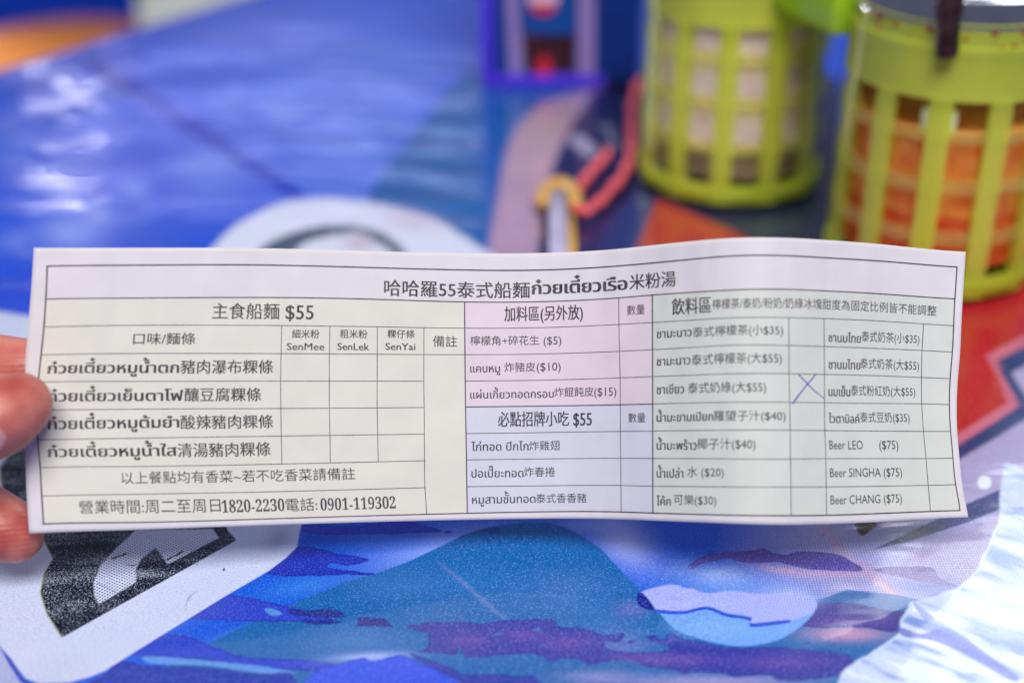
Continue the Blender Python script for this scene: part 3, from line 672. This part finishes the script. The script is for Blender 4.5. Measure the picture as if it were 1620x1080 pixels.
for th, e, zh, a, b, yc in (('ก๋วยเตี๋ยวหมูน้ำตก', 283, '豬肉瀑布粿條', 286, 432, 580.5), ('ก๋วยเตี๋ยวเย็นตาโฟ', 289, '釀豆腐粿條', 292, 413, 624.5), ('ก๋วยเตี๋ยวหมูต้มยำ', 283, '酸辣豬肉粿條', 286, 432, 668), ('ก๋วยเตี๋ยวหมูน้ำใส', 279, '清湯豬肉粿條', 281, 428, 712.5)):
    T(th, 76, e, yc + 2.5 - .004 * (180 - 76), 22, .038); T(zh, a, b, yc, 22.5, .012)
T('以上餐點均有香菜~若不吃香菜請備註', 192, 562, 756, 20.5)
T('營業時間:周二至周日', 125, 349, 802, 22); T('𝟏𝟖𝟐𝟎-𝟐𝟐𝟑𝟎', 351, 450, 800.5, 26, 0, -.018); T('電話:', 452, 502, 799, 21.5); T('𝟎𝟗𝟎𝟏-𝟏𝟏𝟗𝟑𝟎𝟐', 507, 626, 797.5, 26, 0, -.018)
T('加料區(另外放)', 798, 922, 497, 26, .012); T('數量', 992, 1020, 491, 16.5); T('檸檬角+碎花生', 744, 853, 539, 16.5); T('($5)', 860, 888, 538.5, 18.5)
T('แคบหมู', 744, 791, 582.5, 17.5, .012); T('炸豬皮', 798, 847, 581, 16.5); T('($10)', 849, 887, 580, 18.5)
T('แผ่นเกี้ยวทอดกรอบ', 744, 876, 624, 17.5, .012); T('炸餛飩皮', 877, 939, 620.5, 16.5); T('($15)', 940, 975, 619.5, 18.5)
T('必點招牌小吃', 788, 900, 663.5, 26, .012); T('$55', 907, 936, 662.5, 29, .012); T('數量', 994, 1021, 661, 16.5)
T('ไก่ทอด ปีกไก', 746, 836, 706.5, 18, .012); T('炸雞翅', 837, 886, 705, 16.5)
T('ปอเปี๊ยะทอด', 746, 828, 748.5, 18, .012); T('炸春捲', 829, 878, 746.5, 16.5)
T('หมูสามชั้นทอด', 747, 847, 790, 18, .012); T('泰式香香豬', 848, 928, 788.5, 16.5)
T('飲料區', 1063, 1125, 486, 27, .012); T('檸檬茶/泰奶/粉奶/奶綠冰塊甜度為固定比例皆不能調整', 1127, 1482, 482, 17)
for th, te, zh, a, b, yc in (('ชามะนาว', 1094, '泰式檸檬茶(小$35)', 1096, 1239, 526), ('ชามะนาว', 1092, '泰式檸檬茶(大$55)', 1094, 1237, 569.5), ('ชาเขียว', 1082, '泰式奶綠(大$55)', 1088, 1212, 614), ('น้ำมะขามเปียก', 1128, '羅望子汁($40)', 1129, 1243, 658), ('น้ำมะพร้าว', 1102, '椰子汁($40)', 1103, 1195, 702), ('น้ำเปล่า', 1081, '水 ($20)', 1087, 1145, 746), ('โค้ก', 1061, '可樂($30)', 1066, 1133, 790)):
    T(th, 1039, te, yc + 2, 18.5, .016); T(zh, a, b, yc, 17.5)
for th, te, zh, a, b, yc in (('ชานมไทย', 1362, '泰式奶茶(小$35)', 1363, 1455, 532), ('ชานมไทย', 1361, '泰式奶茶(大$55)', 1361, 1454, 574.5), ('นมเย็น', 1345, '泰式粉紅奶(大$55)', 1346, 1448, 617.5), ('ไวตามิลค์', 1360, '泰式豆奶($35)', 1361, 1439, 660)):
    T(th, 1311, te, yc + 1.5, 18.5, .016); T(zh, a, b, yc, 17.5)
T('Beer LEO', 1312, 1365, 703, 19); T('($75)', 1391, 1421, 703, 19); T('Beer SINGHA ($75)', 1313, 1427, 747, 19); T('Beer CHANG ($75)', 1314, 1427, 790, 19)
def pen(pts, w):
    uv = [inv(*p) for p in pts]; c = catmull([(a, b, 0) for a, b in uv], 8)[:, :2]; n = len(c)
    t = np.gradient(c, axis=0); t /= np.linalg.norm(t, axis=1)[:, None]; nn = np.stack([-t[:, 1], t[:, 0]], 1)
    ww = (w * (1 - .35 * np.linspace(0, 1, n)))[:, None]
    P = np.stack([slip((c + nn * ww)[:, 0], (c + nn * ww)[:, 1], .00011), slip((c - nn * ww)[:, 0], (c - nn * ww)[:, 1], .00011)], 1)
    return grid_obj('pen_stroke', P, M_PEN, paper)
pen([(1262.5, 591), (1275, 604), (1288, 617), (1304, 630)], .9); pen([(1254, 638.5), (1257, 634), (1272, 614), (1284, 600), (1291.5, 590.5)], 1.25)

# ------------------------------------------------------------------ the hand holding the slip
def skin_material():
    m = mat('skin', s2l((212, 132, 118)), .38, sss=.14, c2=s2l((176, 82, 78)), nscale=70)
    nt = m.node_tree; N = nt.nodes; L = nt.links; p = N['Principled BSDF']; tc = [n for n in N if n.type == 'TEX_COORD'][0]
    w = N.new('ShaderNodeTexWave'); w.wave_type = 'RINGS'; w.inputs['Scale'].default_value = 260; w.inputs['Distortion'].default_value = 4; w.inputs['Detail'].default_value = 2; w.inputs['Detail Scale'].default_value = .4
    mp = N.new('ShaderNodeMapping'); mp.inputs['Location'].default_value = (.12, -.31, -.1); L.new(tc.outputs['Object'], mp.inputs[0]); L.new(mp.outputs[0], w.inputs[0])
    v = N.new('ShaderNodeTexVoronoi'); v.inputs['Scale'].default_value = 1400; L.new(tc.outputs['Object'], v.inputs['Vector'])
    b = N.new('ShaderNodeBump'); b.inputs['Distance'].default_value = .00009; b.inputs['Strength'].default_value = .5; L.new(w.outputs[1], b.inputs['Height'])
    b2 = N.new('ShaderNodeBump'); b2.inputs['Distance'].default_value = .00008; b2.inputs['Strength'].default_value = .4; L.new(v.outputs[0], b2.inputs['Height']); L.new(b.outputs[0], b2.inputs['Normal']); L.new(b2.outputs[0], p.inputs['Normal'])
    return m
def hand():
    dp = float(depth(np.array([50.]))[0])
    J = lambda x, y, d, r: (at(np.array(float(x)), np.array(float(y)), d), r)
    chains = [
        [J(30, 640, dp - .0082, .0077), J(0, 656, dp - .0098, .0094), J(-70, 680, dp - .0112, .0106), J(-170, 735, dp - .011, .0095), J(-330, 800, dp - .006, .0115), J(-520, 850, dp + .002, .015)],
        [J(66, 588, dp + .0078, .0068), J(40, 584, dp + .0082, .0076), J(-30, 580, dp + .010, .0084), J(-110, 585, dp + .011, .0082), J(-290, 590, dp + .012, .0092), J(-540, 660, dp + .010, .0115)],
        [J(24, 846, dp + .0085, .0070), J(4, 834, dp + .0085, .0082), J(-60, 800, dp + .008, .0086), J(-140, 775, dp + .008, .0084), J(-320, 730, dp + .010, .0094), J(-560, 745, dp + .008, .0118)],
        [J(-150, 900, dp - .010, .0074), J(-215, 880, dp - .006, .0080), J(-300, 850, dp + .000, .0082), J(-420, 800, dp + .004, .009), J(-590, 820, dp + .002, .0115)],
        [J(-330, 930, dp - .020, .0064), J(-380, 920, dp - .016, .0070), J(-450, 890, dp - .010, .0074), J(-620, 885, dp - .006, .0105)],
        [J(-540, 690, dp + .006, .012), J(-760, 740, dp, .016), J(-1000, 830, dp - .01, .021), J(-1500, 1000, dp - .04, .026), J(-2100, 1250, dp - .08, .032)],
        [J(-560, 760, dp + .004, .013), J(-780, 790, dp, .017), J(-1000, 850, dp - .01, .021)],
        [J(-600, 830, dp, .013), J(-800, 840, dp - .004, .017), J(-1000, 870, dp - .012, .021)],
        [J(-520, 850, dp, .015), J(-760, 860, dp - .006, .018), J(-1000, 870, dp - .012, .021)]]
    bm = bmesh.new()
    for ch in chains:
        for (p, r), (q, s) in zip(ch[:-1], ch[1:]):
            L = np.linalg.norm(q - p); n = max(2, int(L / (min(r, s) * .22)))
            for k in range(n + 1):
                t = k / n; c = p + (q - p) * t; rr = r + (s - r) * (t * t * (3 - 2 * t))
                bmesh.ops.create_icosphere(bm, subdivisions=2, radius=rr, matrix=Matrix.Translation(Vector(c)))
    me = bpy.data.meshes.new('person'); bm.to_mesh(me); bm.free()
    o = bpy.data.objects.new('person', me); COL.objects.link(o)
    md = o.modifiers.new('r', 'REMESH'); md.mode = 'VOXEL'; md.voxel_size = .0011
    sm = o.modifiers.new('s', 'SMOOTH'); sm.factor = .5; sm.iterations = 8
    dg = bpy.context.evaluated_depsgraph_get(); dg.update()
    me2 = bpy.data.meshes.new_from_object(o.evaluated_get(dg)); o.modifiers.clear(); o.data = me2; me2.materials.clear(); me2.materials.append(skin_material()); me2.shade_smooth()
    tag(o, 'left hand gripping the slip at its left end, thumb in front, fingers behind', 'person')
    # thumb nail, mostly turned out of the picture
    c = at(np.array(-40.), np.array(658.), dp - .0106); ax = at(np.array(26.), np.array(638.), dp - .008) - at(np.array(-70.), np.array(685.), dp - .0105); ax /= np.linalg.norm(ax)
    tocam = C_ - c; tocam -= ax * (tocam @ ax); tocam /= np.linalg.norm(tocam); sd = np.cross(ax, tocam)
    P = []
    for i in range(15):
        row = []
        for j in range(13):
            u = i / 14 - .5; a = (j / 12 - .5) * 1.25 * (1 - .35 * max(0, abs(u) * 2 - .6) ** 1.5) + .55
            rr = .01085 - .0004 * (2 * u) ** 2
            row.append(c + ax * (u * .012 - .001) + rr * (tocam * math.cos(a) + sd * math.sin(a)))
        P.append(row)
    nl = grid_obj('thumb_nail', np.array(P), mat('nail', s2l((222, 160, 156)), .25, coat=.3, noise=.06, nscale=300), o)
    nl['label'] = 'short pink thumb nail'
    s = nl.modifiers.new('t', 'SOLIDIFY'); s.thickness = .0005
hand()

# ------------------------------------------------------------------ green condiment pots
def plastic(name, c, tr=.35, rough=.35):
    m = mat(name, c, rough, trans=0, c2=(c[0] * .82, c[1] * .84, c[2] * .7), nscale=38, bump=.0001, bscale=200, coat=.7)
    m.node_tree.nodes['Principled BSDF'].inputs['Coat Roughness'].default_value = .12
    p = m.node_tree.nodes['Principled BSDF']; nt = m.node_tree
    t = nt.nodes.new('ShaderNodeBsdfTranslucent'); t.inputs[0].default_value = (*c, 1)
    tr_ = nt.nodes.new('ShaderNodeBsdfTransparent'); tr_.inputs[0].default_value = (*[min(1, k * 1.3 + .1) for k in c], 1)
    a = nt.nodes.new('ShaderNodeMixShader'); a.inputs[0].default_value = .3; nt.links.new(p.outputs[0], a.inputs[1]); nt.links.new(t.outputs[0], a.inputs[2])
    b = nt.nodes.new('ShaderNodeMixShader'); b.inputs[0].default_value = tr; nt.links.new(a.outputs[0], b.inputs[1]); nt.links.new(tr_.outputs[0], b.inputs[2])
    nt.links.new(b.outputs[0], nt.nodes['Material Output'].inputs[0]); return m
M_GREEN = plastic('lime_plastic', s2l((236, 248, 104)), .42)
M_RING = plastic('thin_lime_plastic', s2l((242, 246, 176)), .80)
M_GLASS = mat('clear_glass', (.96, .98, .97), .03, trans=1.0, ior=1.12)
M_CHROME = mat('chrome', (.72, .73, .80), .12, metal=1, noise=.1, nscale=80, bump=.00005, bscale=300)
M_SPOON = mat('stained_steel', s2l((92, 66, 58)), .35, metal=.6, c2=s2l((60, 40, 36)), nscale=120)
def contents_mat(name, c1, c2, c3, sc_):
    m = mat(name, c1, .4, c2=c2, nscale=sc_, bump=.0006, bscale=sc_ * 2, spec=.4); return m
WIN = [(.0095, .0215), (.026, .039), (.0435, .0560), (.0600, .0695)]
def pot(loc, rz, fill, label, lid=False):
    root = empty('condiment_pot', loc, rz); R = .0350; t = .0014
    tag(root, label, 'condiment pot', 'lime green condiment pots standing on the tablecloth')
    # wall with real window openings: bands between window rows, and the wall pieces between columns
    NC = 12; half = math.radians(9.3)
    zs = [.003] + [z for w in WIN for z in w] + [.084]
    for k in range(0, len(zs), 2):
        a, b = zs[k], zs[k + 1]; last = k == len(zs) - 2
        pr = [(R - t, a), (R + (.0004 if last else 0), a), (R + (.0004 if last else 0), b), (R - t, b)]
        lathe('wall_ring' if not last else 'collar', pr, M_RING if 0 < k < len(zs) - 2 else M_GREEN, root, 96, True)
    # uprights between the windows, each its own part
    rib = None
    for c in range(NC):
        if rib is None:
            rib = lathe('rib', [(R - t - .0002, .0028), (R + .0007, .0028), (R + .0009, .020), (R + .0009, .064), (R + .0003, .0710), (R - t - .0002, .0710)], M_GREEN, root, 6, True, math.radians(0) + half, math.radians(30) - half)
            o = rib
        else:
            o = rib.copy(); COL.objects.link(o)
        o.rotation_euler = (0, 0, c * 2 * PI / NC)
    lathe('foot', [(0, .0006), (R * .80, .0), (R * .93, .0008), (R + .0008, .0042), (R + .0012, .0075), (R - t, .0075), (R - t, .003), (0, .003)], M_GREEN, root, 96)
    lathe('neck', [(R - .0016, .0841), (R + .0006, .0841), (R + .0006, .0862), (R - .0004, .0868), (R - .0005, .0935), (R - .0015, .0935), (R - .0016, .0862)], M_GREEN, root, 96, True)
    g = .0332
    lathe('glass_jar', [(0, .0035), (g - .004, .0035), (g, .0075), (g, .095), (g - .0007, .0962), (g - .0013, .095), (g - .0012, .011), (g - .006, .0085), (0, .0085)], M_GLASS, root, 96)
    z0, z1, m1, m2, zm = fill; gi = g - .0016
    cont = lathe('contents', [(0, z0), (gi - .003, z0), (gi, z0 + .002)] + [(gi, z) for z in np.linspace(z0 + .004, zm, 5)], m1, root, 64)
    lathe('contents', [(gi, zm), (gi, z1 - .0006), (gi - .0008, z1 + .0002), (gi * .6, z1 - .0006), (0, z1 + .001)], m2, root, 64)
    return root
M_CHILI = contents_mat('chili_oil', s2l((222, 72, 24)), s2l((234, 112, 36)), None, 90)
M_CHILI2 = contents_mat('chili_paste', s2l((236, 112, 30)), s2l((246, 156, 66)), None, 110)
M_SUGAR = contents_mat('pale_sugar', s2l((255, 236, 214)), s2l((250, 222, 214)), None, 120)
M_SUGAR2 = contents_mat('grey_syrup', s2l((166, 140, 112)), s2l((140, 120, 104)), None, 60)
R0 = .0350
pr_ = ground(1483., 484.); pl_ = ground(1158., 334.)
pr_[1] += R0; pl_[1] += R0
pr_[0] = (1486 - 810) / FPX * .485; pl_[0] = (1161 - 810) / FPX * .555
rp = pot((pr_[0], pr_[1], 0), math.radians(-6.5), (.0100, .0585, M_CHILI, M_CHILI2, .030), 'lime green lattice pot of orange chili sauce under a chrome lid, at the right edge')
lp = pot((pl_[0], pl_[1], 0), math.radians(1.5), (.0100, .0740, M_SUGAR2, M_SUGAR, .0225), 'lime green lattice pot with pale sugar, farther one beside the blue box')
lathe('foam', [(.0296, .0578), (.0317, .0578), (.0317, .0640), (.0300, .0655), (.0270, .0600)], mat('pale_foam', s2l((244, 246, 206)), .4, noise=.08, nscale=300), rp, 10, False, math.radians(-116), math.radians(-96))  # pale foam piece that also stands in for a white highlight
# chrome lid with raised rim and its spoon
g = .0330
lathe('lid', [(0, .0985), (g * .62, .0985), (g * .70, .1000), (g * .86, .1000), (g * .93, .0985), (g * .97, .0985), (g + .0006, .1000), (g + .0014, .0985), (g + .0012, .0935), (g + .0020, .0918), (g + .0010, .0905), (g - .0006, .0907), (g - .001, .097), (0, .0972)], M_CHROME, rp, 96)
lathe('lid', [(0, .0985), (g * .62, .0985), (g * .86, .1000), (g + .0006, .1000), (g + .0012, .0985), (g + .0008, .0945), (g - .0012, .0922), (g - .001, .097), (0, .0972)], M_CHROME, lp, 96)
sp = tube('spoon', catmull([at(np.array(1498.), np.array(92.), .429), at(np.array(1499.), np.array(55.), .427), at(np.array(1501.), np.array(20.), .424), at(np.array(1502.), np.array(-20.), .420), at(np.array(1508.), np.array(-90.), .410)], 4), [.0026, .0034] + [.0036] * 6 + [.0042] * 9, M_SPOON, None, 14)
tag(sp, 'dark stained metal spoon handle standing at the front of the chrome lid', 'spoon')
# bright lug that joins the nearer pot to the farther one
a = np.array([pl_[0] + .018, pl_[1] - .026, .0865]); b = np.array([pr_[0] - .028, pr_[1] + .016, .0865])
bm = bmesh.new(); bmesh.ops.create_cube(bm, size=1)
L_ = np.linalg.norm((b - a)[:2]); an = math.atan2(b[1] - a[1], b[0] - a[0])
for v in bm.verts: v.co = Vector((v.co.x * (L_ + .012), v.co.y * .030, v.co.z * .017))
bmesh.ops.bevel(bm, geom=bm.edges[:], offset=.003, segments=3, profile=.5, affect='EDGES')
mid = (a + b) / 2
M_LUG = plastic('bright_lime_plastic', s2l((206, 244, 62)), .30, .2)
lug = bm_obj('joining_lug', bm, M_LUG, lp, True)
lug.matrix_world = Matrix.Translation(Vector(mid)) @ Matrix.Rotation(an, 4, 'Z'); lug.matrix_parent_inverse = Matrix.Identity(4)
lug.matrix_basis = Matrix.Rotation(-math.radians(1.5), 4, 'Z') @ Matrix.Translation(Vector(mid) - Vector((pl_[0], pl_[1], 0))) @ Matrix.Rotation(an, 4, 'Z')
# chili stains on the neck of the nearer pot
M_STAIN = mat('chili_stain', s2l((150, 40, 10)), .4, c2=s2l((200, 90, 20)), nscale=400)
bm = bmesh.new()
for k in range(46):
    a_ = rng.uniform(-PI * .92, -PI * .08); z = rng.uniform(.0866, .0925); r = rng.uniform(.0003, .0012)
    mt = Matrix.Translation((.0346 * math.cos(a_), .0346 * math.sin(a_), z)) @ Matrix.Rotation(a_, 4, 'Z') @ Matrix.Diagonal((.25, 1.3, .8, 1))
    bmesh.ops.create_icosphere(bm, subdivisions=1, radius=r, matrix=mt)
st = bm_obj('sauce_splatter', bm, M_STAIN, rp, True); st['kind'] = 'stuff'

# ------------------------------------------------------------------ blue soda-branded box
fb = ground(888., 137.); bw = 248 / FPX * ((fb - C_) @ F_) / 2; D = fb[1]
M_NAVY = mat('blue_card', s2l((10, 62, 150)), .35, noise=.15, nscale=50); M_VIO = mat('violet_reflection', s2l((86, 50, 235)), .3, noise=.1, nscale=50)
M_STR = mat('lilac_print', s2l((150, 130, 196)), .4, noise=.06, nscale=60); M_BRN = mat('brown_print', s2l((44, 20, 30)), .4, c2=s2l((70, 22, 30)), nscale=60)
M_RED = mat('red_print', s2l((214, 40, 66)), .4, noise=.1, nscale=60); M_MID = mat('mid_blue_print', s2l((0, 74, 160)), .4, noise=.1, nscale=60); M_DEEP = mat('deep_blue_print', s2l((5, 46, 130)), .4, noise=.2, nscale=40)
bx = empty('drink_box', (fb[0], D, 0)); tag(bx, 'blue box with soda emblem and lilac stripes standing behind the pink cord', 'box')
box('body', (-bw, 0, 0), (bw, .068, .13), M_NAVY, bx, .004)
def fx(px_, y_, dd=0): return (px_ - 888) / FPX * ((fb - C_) @ F_) * (1 + dd)
def panel(name, pts, m, k=1):
    e = -.0004 * k; n = len(pts); v = [(x, e, z) for x, z in pts] + [(x, .003, z) for x, z in pts]
    f = [tuple(range(n)), tuple(range(2 * n - 1, n - 1, -1))] + [(i, i + n, (i + 1) % n + n, (i + 1) % n) for i in range(n)]
    return mesh_obj(name, v, f, m, bx)
def zz(y): # height on the front face seen at photo row y
    r = ray(np.array(884.), np.array(float(y))); return float((C_ + r * (D / r[1]))[2])
panel('printed_panel', [(fx(944, 0), 0.004), (bw - .003, .004), (bw - .003, .126), (fx(940, 0), .126)], M_DEEP)
panel('printed_stripe', [(fx(806, 0), .006), (fx(828, 0), .006), (fx(812, 0), .126), (fx(790, 0), .126)], M_STR)
panel('printed_stripe', [(fx(914, 0), .006), (fx(940, 0), .006), (fx(930, 0), .126), (fx(908, 0), .126)], M_STR)
panel('printed_panel', [(fx(830, 0), .007), (fx(910, 0), .007), (fx(908, 0), zz(56)), (fx(824, 0), zz(56))], M_BRN)
panel('printed_panel', [(fx(822, 0), zz(53)), (fx(907, 0), zz(53)), (fx(906, 0), .126), (fx(812, 0), .126)], M_MID)
panel('red_spot', [(fx(860 + 12 * math.cos(k), 0), zz(108) + .006 * math.sin(k)) for k in np.linspace(0, 2 * PI, 12, endpoint=False)], M_RED, 2)
M_WHT = mat('white_print', s2l((226, 190, 220)), .4, noise=.05, nscale=60)
cz = zz(-8); cr = fx(884 + 28, 0)
ci = [(fx(858, 0) + cr * math.cos(k), cz + cr * math.sin(k)) for k in np.linspace(0, 2 * PI, 36, endpoint=False)]
panel('round_emblem', ci, M_WHT, 2)
panel('emblem_half', [(fx(858, 0) + cr * .9 * math.cos(k), cz + .002 + cr * .9 * math.sin(k)) for k in np.linspace(.12, PI - .12, 16)], M_RED, 3)
panel('emblem_half', [(fx(858, 0) + cr * .9 * math.cos(k), cz - .003 + cr * .85 * math.sin(k)) for k in np.linspace(PI + .2, 2 * PI - .2, 16)], M_RED, 3)
box('edge_reflection', (-bw - .0008, -.0012, 0), (-bw + .0050, .004, .13), M_VIO, bx, .0006)  # violet strips paint the reflection along the box edges
box('edge_reflection', (-bw + .005, -.0012, 0), (bw * .55, .004, .0055), M_VIO, bx, .0006)

# ------------------------------------------------------------------ pink cord with an orange ring and a pale fob
def g3(x, y, z): p = ground(float(x), float(y), z); return p
M_CORD = mat('pink_cord', s2l((250, 116, 126)), .55, c2=s2l((222, 80, 100)), nscale=500, bump=.0004, bscale=900)
cord = empty('key_cord', ground(920., 330.)); tag(cord, 'pink-red looped cord with an orange ring and pale fob, lying left of the green pots', 'cord')
def child(o):
    o.parent = cord; o.matrix_parent_inverse = Matrix.Translation(-Vector(cord.location)); return o
child(tube('loop', catmull([g3(x, y, .004) for x, y in [(1012, 128), (1000, 165), (999, 200), (998, 240), (988, 272), (965, 302), (938, 328), (918, 334), (908, 322), (915, 300), (932, 275), (950, 256), (962, 240)]], 8), .0019, M_CORD, None, 10, True))
M_OR = mat('orange_ring', s2l((224, 176, 88)), .35, noise=.1, nscale=200)
child(tube('ring', catmull([g3(x, y, .005) for x, y in [(858, 322), (862, 304), (878, 293), (897, 294), (908, 308), (910, 325)]], 8), .0030, M_OR, None, 12))
M_FOB = mat('pale_fob', s2l((196, 192, 232)), .4, noise=.1, nscale=100)
child(tube('fob', [g3(882, 312, .005), g3(883, 345, .005), g3(884, 385, .005), g3(884, 430, .005)], [.0034, .0036, .0036, .0036], M_FOB, None, 14))
child(tube('fob_edge', [g3(903, 340, .004), g3(905, 372, .004), g3(906, 425, .004)], .0016, M_OR, None, 10))
